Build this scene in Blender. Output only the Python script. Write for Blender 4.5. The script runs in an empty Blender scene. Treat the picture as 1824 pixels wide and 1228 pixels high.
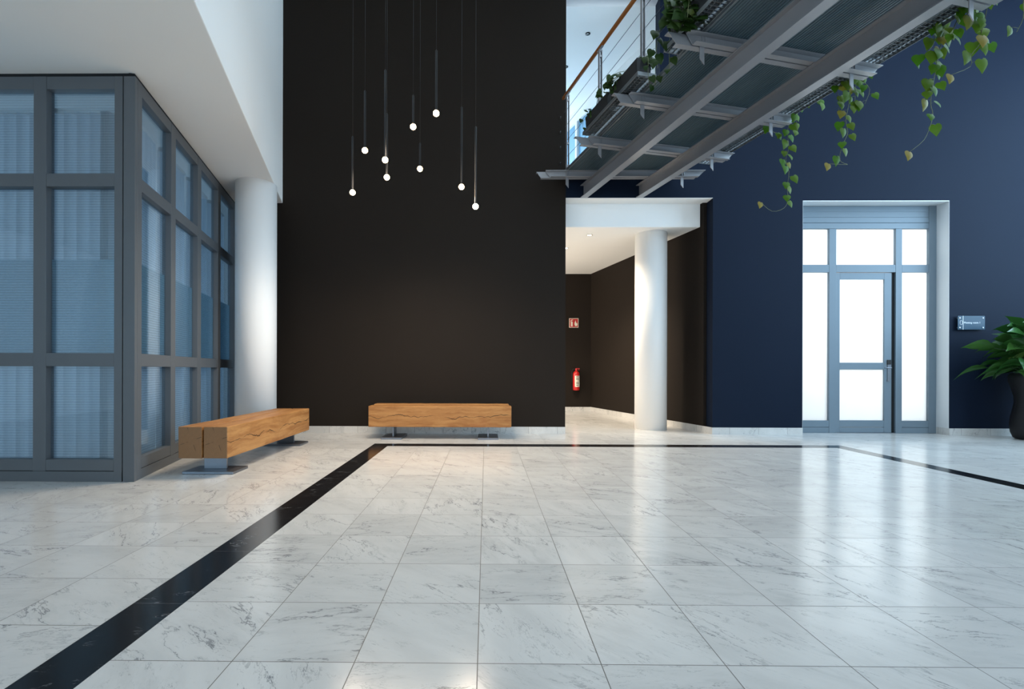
import bpy, bmesh, math, random
from mathutils import Vector, Matrix
random.seed(7)
SC = bpy.context.scene
COL = SC.collection
PI = math.pi

# ------------------------------------------------------------------ helpers
def lin(c):
    return tuple((v/12.92 if v <= .04045 else ((v+.055)/1.055)**2.4) for v in (c[0]/255, c[1]/255, c[2]/255)) + (1,)

class MB:
    """collects shapes and links them as ONE mesh object"""
    def __init__(s): s.bm = bmesh.new(); s.mi = 0
    def face(s, pts):
        vs = [s.bm.verts.new(p) for p in pts]
        try:
            f = s.bm.faces.new(vs); f.material_index = s.mi; return f
        except ValueError: return None
    def hexa(s, p):
        # p: 8 points, bottom ring 0-3 and top ring 4-7
        v = [s.bm.verts.new(q) for q in p]
        for idx in ((3,2,1,0),(4,5,6,7),(0,1,5,4),(1,2,6,5),(2,3,7,6),(3,0,4,7)):
            f = s.bm.faces.new([v[i] for i in idx]); f.material_index = s.mi
    def box(s, x0, x1, y0, y1, z0, z1, M=None):
        p = [(x0,y0,z0),(x1,y0,z0),(x1,y1,z0),(x0,y1,z0),(x0,y0,z1),(x1,y0,z1),(x1,y1,z1),(x0,y1,z1)]
        if M: p = [M @ Vector(q) for q in p]
        s.hexa(p)
    def prism(s, poly, z0, z1, M=None):
        # poly counter-clockwise in xy
        T = (lambda q: M @ Vector(q)) if M else (lambda q: q)
        b = [s.bm.verts.new(T((x,y,z0))) for x,y in poly]
        t = [s.bm.verts.new(T((x,y,z1))) for x,y in poly]
        n = len(poly)
        for f in (s.bm.faces.new(b[::-1]), s.bm.faces.new(t)): f.material_index = s.mi
        for i in range(n):
            f = s.bm.faces.new((b[i], b[(i+1)%n], t[(i+1)%n], t[i])); f.material_index = s.mi
    def lathe(s, prof, c=(0,0,0), n=32, M=None, caps=True):
        rings = []
        for r,z in prof:
            ring = []
            for i in range(n):
                a = 2*PI*i/n
                q = Vector((c[0]+r*math.cos(a), c[1]+r*math.sin(a), c[2]+z))
                ring.append(s.bm.verts.new(M @ q if M else q))
            rings.append(ring)
        for a,b in zip(rings, rings[1:]):
            for i in range(n):
                f = s.bm.faces.new((a[i], a[(i+1)%n], b[(i+1)%n], b[i])); f.smooth = True; f.material_index = s.mi
        if caps:
            for f in (s.bm.faces.new(rings[0][::-1]), s.bm.faces.new(rings[-1])): f.material_index = s.mi
    def tube(s, pts, r, n=8, caps=True):
        pts = [Vector(p) for p in pts]
        rr = r if isinstance(r, (list,tuple)) else [r]*len(pts)
        rings = []; up = None
        for i,p in enumerate(pts):
            d = (pts[min(i+1,len(pts)-1)] - pts[max(i-1,0)]).normalized()
            if up is None:
                up = d.orthogonal().normalized()
            else:
                up = (up - d*up.dot(d))
                up = up.normalized() if up.length > 1e-6 else d.orthogonal().normalized()
            w = d.cross(up)
            rings.append([s.bm.verts.new(p + (up*math.cos(2*PI*k/n) + w*math.sin(2*PI*k/n))*rr[i]) for k in range(n)])
        for a,b in zip(rings, rings[1:]):
            for k in range(n):
                f = s.bm.faces.new((a[k], a[(k+1)%n], b[(k+1)%n], b[k])); f.smooth = True; f.material_index = s.mi
        if caps:
            for f in (s.bm.faces.new(rings[0][::-1]), s.bm.faces.new(rings[-1])): f.material_index = s.mi
    def build(s, name, mats, parent=None, bevel=0, seg=2, shift=None, rename_uv=None):
        if shift is not None: bmesh.ops.translate(s.bm, verts=s.bm.verts, vec=-Vector(shift))
        bmesh.ops.recalc_face_normals(s.bm, faces=s.bm.faces)
        me = bpy.data.meshes.new(name); s.bm.to_mesh(me); s.bm.free()
        o = bpy.data.objects.new(name, me); COL.objects.link(o)
        if shift is not None: o.location = shift
        for m in (mats if isinstance(mats, (list,tuple)) else [mats]): me.materials.append(m)
        if parent: o.parent = parent
        if bevel:
            b = o.modifiers.new('edge_rounding', 'BEVEL'); b.width = bevel; b.segments = seg; b.limit_method = 'ANGLE'; b.angle_limit = .6
        return o

def tag(o, label=None, cat=None, group=None, kind=None):
    if label: o['label'] = label
    if cat: o['category'] = cat
    if group: o['group'] = group
    if kind: o['kind'] = kind
    return o
def struct(o): o['kind'] = 'structure'; return o
def empty(name, loc=(0,0,0), rz=0):
    o = bpy.data.objects.new(name, None); COL.objects.link(o); o.location = loc; o.rotation_euler = (0,0,rz); o.empty_display_size = .1
    return o

# ------------------------------------------------------------------ materials
def newmat(name):
    m = bpy.data.materials.new(name); m.use_nodes = True; nt = m.node_tree
    nt.nodes.clear()
    out = nt.nodes.new('ShaderNodeOutputMaterial')
    return m, nt, out
class NT:
    def __init__(s, nt): s.nt = nt
    def n(s, t, **kw):
        nd = s.nt.nodes.new(t)
        for k,v in kw.items():
            if k == 'ins':
                for a,b in v.items():
                    if isinstance(b, bpy.types.NodeSocket): s.nt.links.new(b, nd.inputs[a])
                    else: nd.inputs[a].default_value = b
            else: setattr(nd, k, v)
        return nd
    def m(s, op, a, b=0.0, c=None):
        ins = {0:a, 1:b}
        if c is not None: ins[2] = c
        return s.n('ShaderNodeMath', operation=op, ins=ins).outputs[0]
    def vm(s, op, a, b):
        return s.n('ShaderNodeVectorMath', operation=op, ins={0:a,1:b}).outputs[0]
    def mix(s, f, a, b):
        nd = s.n('ShaderNodeMix', data_type='RGBA'); 
        for k,v in ((0,f),(6,a),(7,b)):
            if isinstance(v, bpy.types.NodeSocket): s.nt.links.new(v, nd.inputs[k])
            else: nd.inputs[k].default_value = v
        return nd.outputs[2]
    def sm(s, v, lo, hi):   # smoothstep
        return s.n('ShaderNodeMapRange', interpolation_type='SMOOTHSTEP', ins={0:v,1:lo,2:hi,3:0.0,4:1.0}).outputs[0]
    def noise(s, vec, scale, detail=4, rough=.5, dist=0):
        return s.n('ShaderNodeTexNoise', ins={'Vector':vec,'Scale':scale,'Detail':detail,'Roughness':rough,'Distortion':dist}).outputs[0]

def paint(name, rgb, rough=.5, spec=.3, mottle=.04, scale=3., metal=0, bump=0, bscale=200):
    m, nt, out = newmat(name); g = NT(nt)
    tc = g.n('ShaderNodeTexCoord').outputs['Object']
    nz = g.noise(tc, scale, 4)
    c = lin(rgb)
    dk = tuple(v*(1-mottle) for v in c[:3])+(1,); lt = tuple(min(1,v*(1+mottle)) for v in c[:3])+(1,)
    b = g.n('ShaderNodeBsdfPrincipled', ins={'Base Color': g.mix(nz, dk, lt), 'Roughness':rough, 'Specular IOR Level':spec, 'Metallic':metal})
    if bump:
        n2 = g.noise(tc, bscale, 2)
        nt.links.new(g.n('ShaderNodeBump', ins={'Strength':bump,'Distance':.002,'Height':n2}).outputs[0], b.inputs['Normal'])
    nt.links.new(b.outputs[0], out.inputs[0])
    return m

def marble(name, ox, oy, T=.4413, grid=True, axes='xy', tint=(204,203,200), rough=.15):
    m, nt, out = newmat(name); g = NT(nt)
    pos = g.n('ShaderNodeNewGeometry').outputs['Position']
    sx = g.n('ShaderNodeSeparateXYZ', ins={0:pos})
    if axes == 'xy': a, b_ = sx.outputs[0], sx.outputs[1]
    else: a, b_ = g.m('ADD', sx.outputs[0], sx.outputs[1]), sx.outputs[2]
    u = g.m('DIVIDE', g.m('SUBTRACT', a, ox), T)
    if axes == 'xy': v = g.m('DIVIDE', g.m('SUBTRACT', b_, oy), T)
    else: v = g.m('MULTIPLY', b_, .1)
    iu, iv = g.m('FLOOR', u), g.m('FLOOR', v)
    fu, fv = g.m('FRACT', u), g.m('FRACT', v)
    cell = g.n('ShaderNodeCombineXYZ', ins={0:iu,1:iv,2:0.5}).outputs[0]
    wn = g.n('ShaderNodeTexWhiteNoise', noise_dimensions='3D', ins={0:cell})
    rnd, rcol = wn.outputs[0], wn.outputs[1]
    # every tile cut from another place of the slab, some of them turned
    off = g.vm('MULTIPLY', rcol, (37.,53.,29.))
    base = g.vm('ADD', pos, off)
    ang = g.m('MULTIPLY', g.m('SUBTRACT', rnd, .5), 1.6)
    rot = g.n('ShaderNodeVectorRotate', rotation_type='Z_AXIS', ins={'Vector':base,'Angle':g.m('ADD', ang, .62)}).outputs[0]
    st = g.vm('MULTIPLY', rot, (1.0, 3.0, 1.0))
    warp = g.vm('ADD', st, g.vm('MULTIPLY', g.n('ShaderNodeTexNoise', ins={'Vector':st,'Scale':2.6,'Detail':6.,'Roughness':.6}).outputs[1], (.55,.55,.55)))
    ridge = lambda n, c, w: g.m('SUBTRACT', 1.0, g.sm(g.m('ABSOLUTE', g.m('SUBTRACT', n, c)), .0, w))
    n1 = g.noise(warp, 1.3, 5, .55)
    vein = g.m('MULTIPLY', ridge(n1, .5, .009), g.sm(g.noise(rot, 2.2, 3), .41, .60))
    soft = g.m('MULTIPLY', ridge(n1, .5, .06), g.sm(g.noise(rot, 1.8, 2), .44, .66))
    n2 = g.noise(g.vm('MULTIPLY', warp, (1.,1.5,1.)), 3.6, 5, .6)
    fine = g.m('MULTIPLY', ridge(n2, .52, .011), g.sm(g.noise(rot, 7.0, 3), .44, .62))
    cloud = g.sm(g.noise(st, 2.0, 6, .6), .35, .75)
    fleck = g.sm(g.noise(g.vm('MULTIPLY', warp, (1.,1.6,1.)), 17, 3, .5), .66, .76)
    amt = g.m('MINIMUM', g.m('ADD', g.m('ADD', g.m('MULTIPLY', vein, .55), g.m('MULTIPLY', fine, .42)), g.m('ADD', g.m('ADD', g.m('MULTIPLY', cloud, .15), g.m('MULTIPLY', soft, .10)), g.m('MULTIPLY', fleck, .22))), 1.0)
    c0 = lin(tint); c1 = lin((92,95,99))
    colr = g.mix(amt, c0, c1)
    tone = g.m('ADD', .93, g.m('MULTIPLY', rnd, .1))
    colr = g.vm('MULTIPLY', colr, g.n('ShaderNodeCombineXYZ', ins={0:tone,1:tone,2:tone}).outputs[0])
    if grid:
        w = .0022/T
        eu = g.m('MINIMUM', fu, g.m('SUBTRACT', 1.0, fu)); ev = g.m('MINIMUM', fv, g.m('SUBTRACT', 1.0, fv))
        e = g.m('MINIMUM', eu, ev) if axes == 'xy' else eu
        line = g.m('SUBTRACT', 1.0, g.sm(e, w*.5, w*1.1))
        colr = g.mix(line, colr, lin((96,92,86)))
        rg = g.m('ADD', rough, g.m('MULTIPLY', line, .4))
    else: rg = rough
    rg2 = g.m('ADD', rg, g.m('MULTIPLY', g.noise(pos, 3.0, 4), .05))
    b = g.n('ShaderNodeBsdfPrincipled', ins={'Base Color':colr,'Roughness':rg2,'IOR':1.5,'Specular IOR Level':.5})
    nt.links.new(b.outputs[0], out.inputs[0])
    return m

def black_stone():
    m, nt, out = newmat('black_marble'); g = NT(nt)
    pos = g.n('ShaderNodeNewGeometry').outputs['Position']
    w = g.vm('ADD', g.vm('MULTIPLY', pos, (1.,2.6,1.)), g.vm('MULTIPLY', g.n('ShaderNodeTexNoise', ins={'Vector':pos,'Scale':5.}).outputs[1], (.3,.3,.3)))
    n1 = g.noise(w, 9, 6, .6)
    v = g.m('MULTIPLY', g.m('SUBTRACT', 1.0, g.sm(g.m('ABSOLUTE', g.m('SUBTRACT', n1, .5)), 0., .012)), g.sm(g.noise(pos, 7, 2), .56, .66))
    sep = g.n('ShaderNodeSeparateXYZ', ins={0:pos})
    fl = g.m('FRACT', g.m('DIVIDE', g.m('SUBTRACT', sep.outputs[1], 1.84), .62))
    ln = g.m('MULTIPLY', g.m('SUBTRACT', 1.0, g.sm(g.m('ABSOLUTE', g.m('SUBTRACT', fl, .5)), .0, .004)), .25)
    amt = g.m('MINIMUM', g.m('ADD', g.m('MULTIPLY', v, .55), ln), 1.)
    b = g.n('ShaderNodeBsdfPrincipled', ins={'Base Color':g.mix(amt, lin((24,24,26)), lin((160,160,160))),'Roughness':.14,'IOR':1.5})
    nt.links.new(b.outputs[0], out.inputs[0]); return m

def oak(name, seed, endgrain=False, crack=True):
    # object coordinates: x along the beam
    m, nt, out = newmat(name); g = NT(nt)
    tc = g.vm('ADD', g.n('ShaderNodeTexCoord').outputs['Object'], (seed*3.1, seed*1.7, seed*.9))
    raw = g.n('ShaderNodeTexCoord').outputs['Object']
    sp = g.n('ShaderNodeSeparateXYZ', ins={0:raw})
    if not endgrain:
        st = g.vm('MULTIPLY', tc, (.55, 9., 9.))
        warp = g.vm('ADD', st, g.vm('MULTIPLY', g.n('ShaderNodeTexNoise', ins={'Vector':tc,'Scale':2.0,'Detail':3.}).outputs[1], (.3,1.6,1.6)))
        n1 = g.noise(warp, 2.0, 5, .6)
        n2 = g.noise(g.vm('MULTIPLY', tc, (2.5,90.,90.)), 1.0, 3, .5)
        colr = g.mix(g.sm(n1,.3,.75), lin((172,125,75)), lin((136,88,46)))
        colr = g.mix(g.m('MULTIPLY', g.sm(n2,.45,.8), .35), colr, lin((128,84,46)))
        blot = g.sm(g.noise(g.vm('MULTIPLY', tc, (1.3,3.,3.)), 1.6, 3), .60, .78)
        colr = g.mix(g.m('MULTIPLY', blot, .4), colr, lin((140,82,44)))
    else:
        d = g.n('ShaderNodeCombineXYZ', ins={0:g.m('ADD', sp.outputs[1], .02),1:g.m('ADD', sp.outputs[2], -.02),2:0.0}).outputs[0]
        wv = g.n('ShaderNodeTexWave', wave_type='RINGS', rings_direction='Z', ins={'Vector':d,'Scale':26.,'Distortion':2.2,'Detail':2.,'Detail Scale':1.5})
        colr = g.mix(wv.outputs[1], lin((142,106,72)), lin((126,92,61)))
        colr = g.mix(g.m('MULTIPLY', g.noise(d, 30, 3), .3), colr, lin((90,64,42)))
    if crack and not endgrain:
        # one long drying check along the face plus short ones
        wob = g.m('MULTIPLY', g.m('SUBTRACT', g.noise(g.vm('MULTIPLY', tc, (1.,0.,0.)), 2.6, 4, .55), .5), .26)
        h = g.m('ABSOLUTE', g.m('SUBTRACT', g.m('ADD', sp.outputs[2], wob), .0))
        wid = g.m('MULTIPLY', g.sm(g.noise(g.vm('MULTIPLY', tc, (1.,0.,0.)), 3.4, 3), .36, .62), .0055)
        cr = g.m('LESS_THAN', h, wid)
        y2 = g.m('ABSOLUTE', g.m('SUBTRACT', sp.outputs[1], g.m('MULTIPLY', wob, .35)))
        wid2 = g.m('MULTIPLY', g.sm(g.noise(g.vm('MULTIPLY', tc, (1.,0.,0.)), 2.1, 3), .50, .66), .0035)
        cr2 = g.m('LESS_THAN', y2, wid2)
        colr = g.mix(g.m('MULTIPLY', g.m('MAXIMUM', cr, cr2), .9), colr, lin((42,26,16)))
    if endgrain:
        ang = g.n('ShaderNodeMath', operation='ARCTAN2', ins={0:g.m('ADD', sp.outputs[2], -.02),1:g.m('ADD', sp.outputs[1], .02)}).outputs[0]
        k = g.m('ABSOLUTE', g.m('SUBTRACT', g.m('FRACT', g.m('ADD', g.m('MULTIPLY', ang, .64), seed*.37+.2)), .5))
        rad = g.n('ShaderNodeVectorMath', operation='LENGTH', ins={0:d}).outputs['Value']
        on = g.m('MULTIPLY', g.m('LESS_THAN', g.m('MULTIPLY', k, rad), .0013), g.m('MULTIPLY', g.m('GREATER_THAN', rad, .045), g.sm(g.noise(d, 7, 2), .48, .56)))
        colr = g.mix(g.m('MULTIPLY', on, .85), colr, lin((36,24,16)))
    b = g.n('ShaderNodeBsdfPrincipled', ins={'Base Color':colr,'Roughness':.5,'Specular IOR Level':.3})
    bmp = g.n('ShaderNodeBump', ins={'Strength':.25,'Distance':.004,'Height':g.noise(g.vm('MULTIPLY', tc, (2.,40.,40.)), 1.0, 4)})
    nt.links.new(bmp.outputs[0], b.inputs['Normal'])
    nt.links.new(b.outputs[0], out.inputs[0]); return m

def wire_glass(name, tint=(.80,.88,.93), gloss=.10, haze=.06, wires=True, axis=0):
    m, nt, out = newmat(name); g = NT(nt)
    tr = g.n('ShaderNodeBsdfTransparent', ins={0:tint+(1,)})
    tl = g.n('ShaderNodeBsdfTranslucent', ins={0:lin((215,228,235))})
    gl = g.n('ShaderNodeBsdfGlossy', ins={0:(.9,.95,1,1),'Roughness':.03})
    fr = g.n('ShaderNodeLayerWeight', ins={0:.35}).outputs[0]
    f = g.m('ADD', gloss, g.m('MULTIPLY', fr, .25))
    a = g.n('ShaderNodeMixShader', ins={0:haze,1:tr.outputs[0],2:tl.outputs[0]})
    b = g.n('ShaderNodeMixShader', ins={0:f,1:a.outputs[0],2:gl.outputs[0]})
    last = b
    if wires:
        tc = g.n('ShaderNodeTexCoord').outputs['Object']; sp = g.n('ShaderNodeSeparateXYZ', ins={0:tc})
        z = g.m('FRACT', g.m('MULTIPLY', sp.outputs[2], 1/.0245)); x = g.m('FRACT', g.m('MULTIPLY', sp.outputs[axis], 1/.0125))
        on = g.m('MAXIMUM', g.m('LESS_THAN', z, .10), g.m('MULTIPLY', g.m('LESS_THAN', x, .12), .5))
        wi = g.n('ShaderNodeBsdfPrincipled', ins={'Base Color':lin((70,80,88)),'Roughness':.5})
        last = g.n('ShaderNodeMixShader', ins={0:g.m('MULTIPLY', on, .32),1:b.outputs[0],2:wi.outputs[0]})
    nt.links.new(last.outputs[0], out.inputs[0]); return m

def frosted(name, rgb, trans=.8, clear=0.0, gloss=.06, rough=.25):
    m, nt, out = newmat(name); g = NT(nt)
    tl = g.n('ShaderNodeBsdfTranslucent', ins={0:lin(rgb)})
    df = g.n('ShaderNodeBsdfDiffuse', ins={0:lin(rgb)})
    a = g.n('ShaderNodeMixShader', ins={0:trans,1:df.outputs[0],2:tl.outputs[0]})
    tr = g.n('ShaderNodeBsdfTransparent', ins={0:(.85,.93,.97,1)})
    a2 = g.n('ShaderNodeMixShader', ins={0:clear,1:a.outputs[0],2:tr.outputs[0]})
    gl = g.n('ShaderNodeBsdfGlossy', ins={0:(1,1,1,1),'Roughness':rough})
    b = g.n('ShaderNodeMixShader', ins={0:gloss,1:a2.outputs[0],2:gl.outputs[0]})
    nt.links.new(b.outputs[0], out.inputs[0]); return m

def emit(name, rgb, strength):
    m, nt, out = newmat(name); g = NT(nt)
    e = g.n('ShaderNodeEmission', ins={0:lin(rgb),1:strength}); nt.links.new(e.outputs[0], out.inputs[0]); return m

def leafmat(name, c0, c1, c2, sub=.35, rough=.45):
    m, nt, out = newmat(name); g = NT(nt)
    tc = g.n('ShaderNodeTexCoord').outputs['Object']
    at = g.n('ShaderNodeAttribute', attribute_name='tone').outputs['Fac']
    n = g.noise(tc, 9, 3)
    c = g.mix(n, lin(c0), lin(c1)); c = g.mix(at, c, lin(c2))
    b = g.n('ShaderNodeBsdfPrincipled', ins={'Base Color':c,'Roughness':rough,'Specular IOR Level':.22})
    tl = g.n('ShaderNodeBsdfTranslucent', ins={0:c})
    mx = g.n('ShaderNodeMixShader', ins={0:sub,1:b.outputs[0],2:tl.outputs[0]})
    nt.links.new(mx.outputs[0], out.inputs[0]); return m

M = {}
M['floor_in'] = marble('marble_tiles', -.028, 1.727)
M['floor_out'] = marble('marble_tiles_border', -1.575, 1.96)
M['floor_right'] = marble('marble_tiles_side', 4.97, 1.96)
M['floor_back'] = marble('marble_tiles_back', -.028, 6.83)
M['skirt'] = marble('marble_baseboard', .2, 0, T=.47, axes='xz', rough=.22)
M['black_stone'] = black_stone()
M['charcoal'] = paint('charcoal_wall_paint', (36,31,27), .65, .08, .05, 2., bump=.1)
M['navy'] = paint('navy_wall_paint', (14,25,42), .65, .10, .06, 2., bump=.1)
M['white'] = paint('white_wall_paint', (240,240,238), .7, .2, .015, 2.)
M['column'] = paint('white_column_paint', (238,237,235), .5, .3, .012, 2.)
M['frame'] = paint('grey_frame_paint', (88,92,96), .45, .4, .03, 4.)
M['doorframe'] = paint('blue_grey_door_paint', (104,119,130), .45, .4, .03, 4.)
M['dark_gap'] = paint('dark_shadow_joint', (30,32,34), .7, .2)
M['steel'] = paint('grey_steel_paint', (134,135,139), .3, 1.0, .04, 5.)
M['galv'] = paint('galvanised_steel', (128,133,136), .4, .5, .08, 30., metal=.7)
M['brushed'] = paint('brushed_steel', (122,126,133), .33, .5, .06, 25., metal=.85)
M['wood_rail'] = paint('varnished_handrail_wood', (146,90,44), .4, .4, .15, 6.)
M['oak_a'] = oak('oak_beam_a', 1.0); M['oak_b'] = oak('oak_beam_b', 2.3)
M['oak_end'] = oak('oak_end_grain', 1.4, endgrain=True)
M['glass'] = wire_glass('wired_glass')
M['glass_side'] = wire_glass('wired_glass_side', axis=1)
M['film'] = frosted('privacy_film', (170,205,215), .6, .45, .05, .2)
M['frosted'] = frosted('frosted_glass', (240,244,246), .9, 0.0, .05, .2)
M['blind'] = frosted('blind_fabric', (205,214,222), .5, 0., .02, .5)
M['deckglass'] = frosted('ribbed_deck_glass', (98,114,121), .55, .0, .06, .3)
M['planter'] = paint('dark_planter_plastic', (42,42,43), .6, .3, .08, 10., bump=.3, bscale=120)
M['pot'] = paint('anthracite_pot_glaze', (34,34,36), .5, .25, .06, 8.)
M['soil'] = paint('potting_soil', (48,36,28), .95, .1, .3, 40.)
M['vine_leaf'] = leafmat('heart_leaf', (50,96,14), (74,122,24), (140,124,48))
M['shade_toned_leaf'] = leafmat('shade_toned_leaf', (26,50,18), (42,70,24), (70,80,34), .15, .45)  # darker greens put the shade on the railing-side plants into their leaf colour
M['lily_leaf'] = leafmat('lily_leaf', (28,66,30), (46,96,40), (90,118,54), .2, .24)
M['palm_leaf'] = leafmat('palm_leaf', (40,78,48), (62,104,60), (90,120,80), .2, .3)
M['stem'] = paint('plant_stem', (112,118,84), .6, .2, .2, 20.)
M['red'] = paint('fire_red_enamel', (190,38,36), .3, .5, .03)
M['label'] = paint('paper_label', (226,222,206), .6, .3, .05, 60.)
M['label_ink'] = paint('label_ink', (60,60,62), .6, .2)
M['black_rubber'] = paint('black_rubber', (26,26,27), .5, .3)
M['sign_red'] = paint('sign_red', (172,40,38), .5, .3)
M['sign_white'] = paint('sign_white', (225,222,205), .5, .3)
M['sign_plate'] = paint('teal_sign_plate', (22,58,80), .3, .25, .03)
M['sign_letter'] = paint('white_sign_lettering', (232,236,240), .5, .3)
M['bulb'] = emit('warm_lamp_glow', (255,214,158), 38.)
M['spot_glow'] = emit('downlight_glow', (255,226,186), 40.)
M['blackmetal'] = paint('black_metal', (30,30,31), .4, .4)
M['ceiling_grey'] = paint('ceiling_paint', (240,238,234), .75, .2, .012, 2.)

# ------------------------------------------------------------------ main measures (metres)
W = 7.97            # back wall plane
SOF = 3.80          # soffit of the gallery slab
TOP = 7.21          # hall ceiling

# ------------------------------------------------------------------ floor
fl = MB()
def rect(x0,x1,y0,y1,mi): fl.mi = mi; fl.face([(x0,y0,0),(x1,y0,0),(x1,y1,0),(x0,y1,0)])
XL0, XL1, XR0, XR1, YB0, YB1 = -1.575, -1.351, 4.77, 4.972, 6.612, 6.835
rect(XL1, XR0, -7, YB0, 0)
rect(-9.5, XL0, -7, YB1, 1)
rect(XR1, 11, -7, YB1, 2)
rect(-9.5, 11, YB1, 14.2, 3)
struct(fl.build('floor', [M['floor_in'], M['floor_out'], M['floor_right'], M['floor_back']]))
b = MB()
b.face([(XL0,-7,0),(XL1,-7,0),(XL1,YB0,0),(XL0,YB1,0)])
b.face([(XL1,YB0,0),(XR0,YB0,0),(XR1,YB1,0),(XL0,YB1,0)])
b.face([(XR0,-7,0),(XR1,-7,0),(XR1,YB1,0),(XR0,YB0,0)])
o = struct(b.build('trim_1', M['black_stone'])); o['label'] = 'black marble inlay band framing the white floor tiles'

# ------------------------------------------------------------------ back walls
OX0, OX1, OZ = 1.303, 3.716, 3.885      # passage opening
VX1, VZ0 = 2.845, 4.37                   # gallery void
DX0, DX1, DZ = 5.181, 7.562, 3.838       # door opening
b = MB(); b.box(-9.5, OX0, W, W+.22, 0, TOP)
struct(b.build('wall_back_left', M['charcoal']))
b = MB()
b.box(OX0, VX1, W, W+.22, OZ, VZ0)
b.box(VX1, OX1, W, W+.22, OZ, TOP)
b.box(OX1, DX0, W, W+.22, 0, TOP)
b.box(DX0, DX1, W, W+.22, DZ, TOP)
b.box(DX1, 11, W, W+.22, 0, TOP)
struct(b.build('wall_back_right', M['navy']))
# passage behind the opening
CX, CY = 2.66, 12.31
dx, dy = CX-OX1, CY-(W+.0)
b = MB(); b.prism([(OX1, W+.22), (OX1+.9, W+.22), (CX+.9, CY+.3), (CX, CY+.0), (OX1+dx*.22/dy, W+.22)], 0, 3.9)
struct(b.build('wall_corridor_right', M['charcoal']))
b = MB(); b.box(-1.2, CX+.5, CY, CY+.15, 0, 3.9); struct(b.build('wall_corridor_back', M['charcoal']))
b = MB(); b.box(-1.35, -1.2, W+.22, CY+.15, 0, 3.9); struct(b.build('wall_corridor_left', M['charcoal']))
def wallx(y): return OX1 + dx*(y-W)/dy
# skirtings
def skirting(name, p, q, th=.012, h=.112):
    p, q = Vector(p), Vector(q); d = (q-p).normalized(); n = Vector((-d.y, d.x))   # stands to the left of p->q
    b = MB(); b.prism([(p.x,p.y),(q.x,q.y),(q.x+n.x*th,q.y+n.y*th),(p.x+n.x*th,p.y+n.y*th)], 0, h)
    return struct(b.build(name, M['skirt']))
skirting('baseboard_back', (OX0+.0,W), (-4.0,W))
skirting('baseboard_back_middle', (DX0,W), (OX1-.01,W))
skirting('baseboard_back_right', (11,W), (DX1,W))
skirting('baseboard_corridor_right', (wallx(W+.0),W+.0), (wallx(CY),CY), th=.012)
skirting('baseboard_corridor_back', (CX,CY), (-1.2,CY))
# corridor ceiling with white fascia
b = MB(); b.prism([(-1.2,W+.30),(wallx(W+.30)-.0,W+.30),(CX,CY),(-1.2,CY)], 3.49, 3.90)
struct(b.build('ceiling_corridor', M['white'], bevel=.012))
b = MB(); b.prism([(OX0-.4,W+.22),(OX1+.1,W+.22),(OX1-.05,W+.5),(OX0-.4,W+.5)], 3.886, 4.37)
b.prism([(OX0,W),(OX1-.002,W),(OX1-.002,W+.22),(OX0,W+.22)], OZ-.006, OZ-.001)
struct(b.build('trim_2', M['white']))

# gallery room above
b = MB(); b.box(-1.5, 5.0, W+.5, 14, 4.0, 4.37); b.box(OX0-.2, VX1+.4, W+.22, W+.5, 4.3, 4.37); struct(b.build('floor_gallery', M['white']))
b = MB(); b.box(-1.5, 5.0, W+.22, 14.1, 7.2, 7.35); struct(b.build('ceiling_gallery', M['white']))
b = MB(); b.box(-1.5, 5.0, 14.0, 14.2, 4.0, 7.35); struct(b.build('wall_gallery_back', M['white']))
b = MB(); b.box(-1.6, -1.5, W+.22, 14.1, 4.0, 7.35); struct(b.build('wall_gallery_left', M['white']))
gp, gq = Vector((3.30, W+.22)), Vector((1.20, 14.0)); gd = (gq-gp).normalized(); gn = Vector((-gd.y, gd.x))   # gn points into the room
def GP(l, d, z): v = gp + gd*l + gn*d; return (v.x, v.y, z)
def gbox(b, l0, l1, d0, d1, z0, z1): b.hexa([GP(l0,d0,z0),GP(l1,d0,z0),GP(l1,d1,z0),GP(l0,d1,z0),GP(l0,d0,z1),GP(l1,d0,z1),GP(l1,d1,z1),GP(l0,d1,z1)])
b = MB(); gbox(b, 0, 6.2, -.15, 0, 6.98, 7.2); gbox(b, 0, .95, -.15, 0, 4.37, 6.98); gbox(b, 5.9, 6.2, -.15, 0, 4.37, 6.98); gbox(b, .95, 5.9, -.15, 0, 4.37, 4.5)
struct(b.build('wall_gallery_right', M['white']))
gw = struct(empty('window_3', GP(.95,0,4.5)))
gw['label'] = 'white framed gallery window above the passage'
b = MB()
for z0,z1 in ((4.5,4.58),(5.62,5.72),(6.90,6.98)): gbox(b, .95, 5.9, -.06, .03, z0, z1)
for l in (.95,1.75,2.55,3.4,4.3,5.1,5.82): gbox(b, l, l+.08, -.06, .032, 4.58, 6.9)
o = b.build('window_frame', M['white'], None); o.parent = gw; o.matrix_parent_inverse = Matrix.Translation(-Vector(gw.location))
b = MB(); gbox(b, .97, 5.88, -.03, -.022, 4.55, 6.93)
o = b.build('window_glass', frosted('gallery_window_glass', (150,186,205), .8, 0., .1, .1), None); o.parent = gw; o.matrix_parent_inverse = Matrix.Translation(-Vector(gw.location))

# hall shell out of view
b = MB(); b.box(-9.5, 11, -7, W, TOP, TOP+.15); struct(b.build('ceiling_hall', M['white']))
b = MB(); b.box(11, 11.2, -7, W+.22, 0, TOP+.15); struct(b.build('wall_right', M['white']))
b = MB(); b.box(-9.5, 11, -7.2, -7, 0, TOP+.15); struct(b.build('wall_front', M['white']))
b = MB(); b.box(-9.7, -9.5, -7.2, W+.22, 0, TOP+.15); struct(b.build('wall_left', M['white']))

# gallery slab on the left with its angled white front
def slabx(y): return -3.376 + (-1.18/4.34)*(y-W)
b = MB(); b.prism([(-9.5,-7),(slabx(-7),-7),(slabx(W),W),(-9.5,W)], SOF, TOP)
struct(b.build('ceiling_left', M['ceiling_grey'], bevel=.008))

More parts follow.
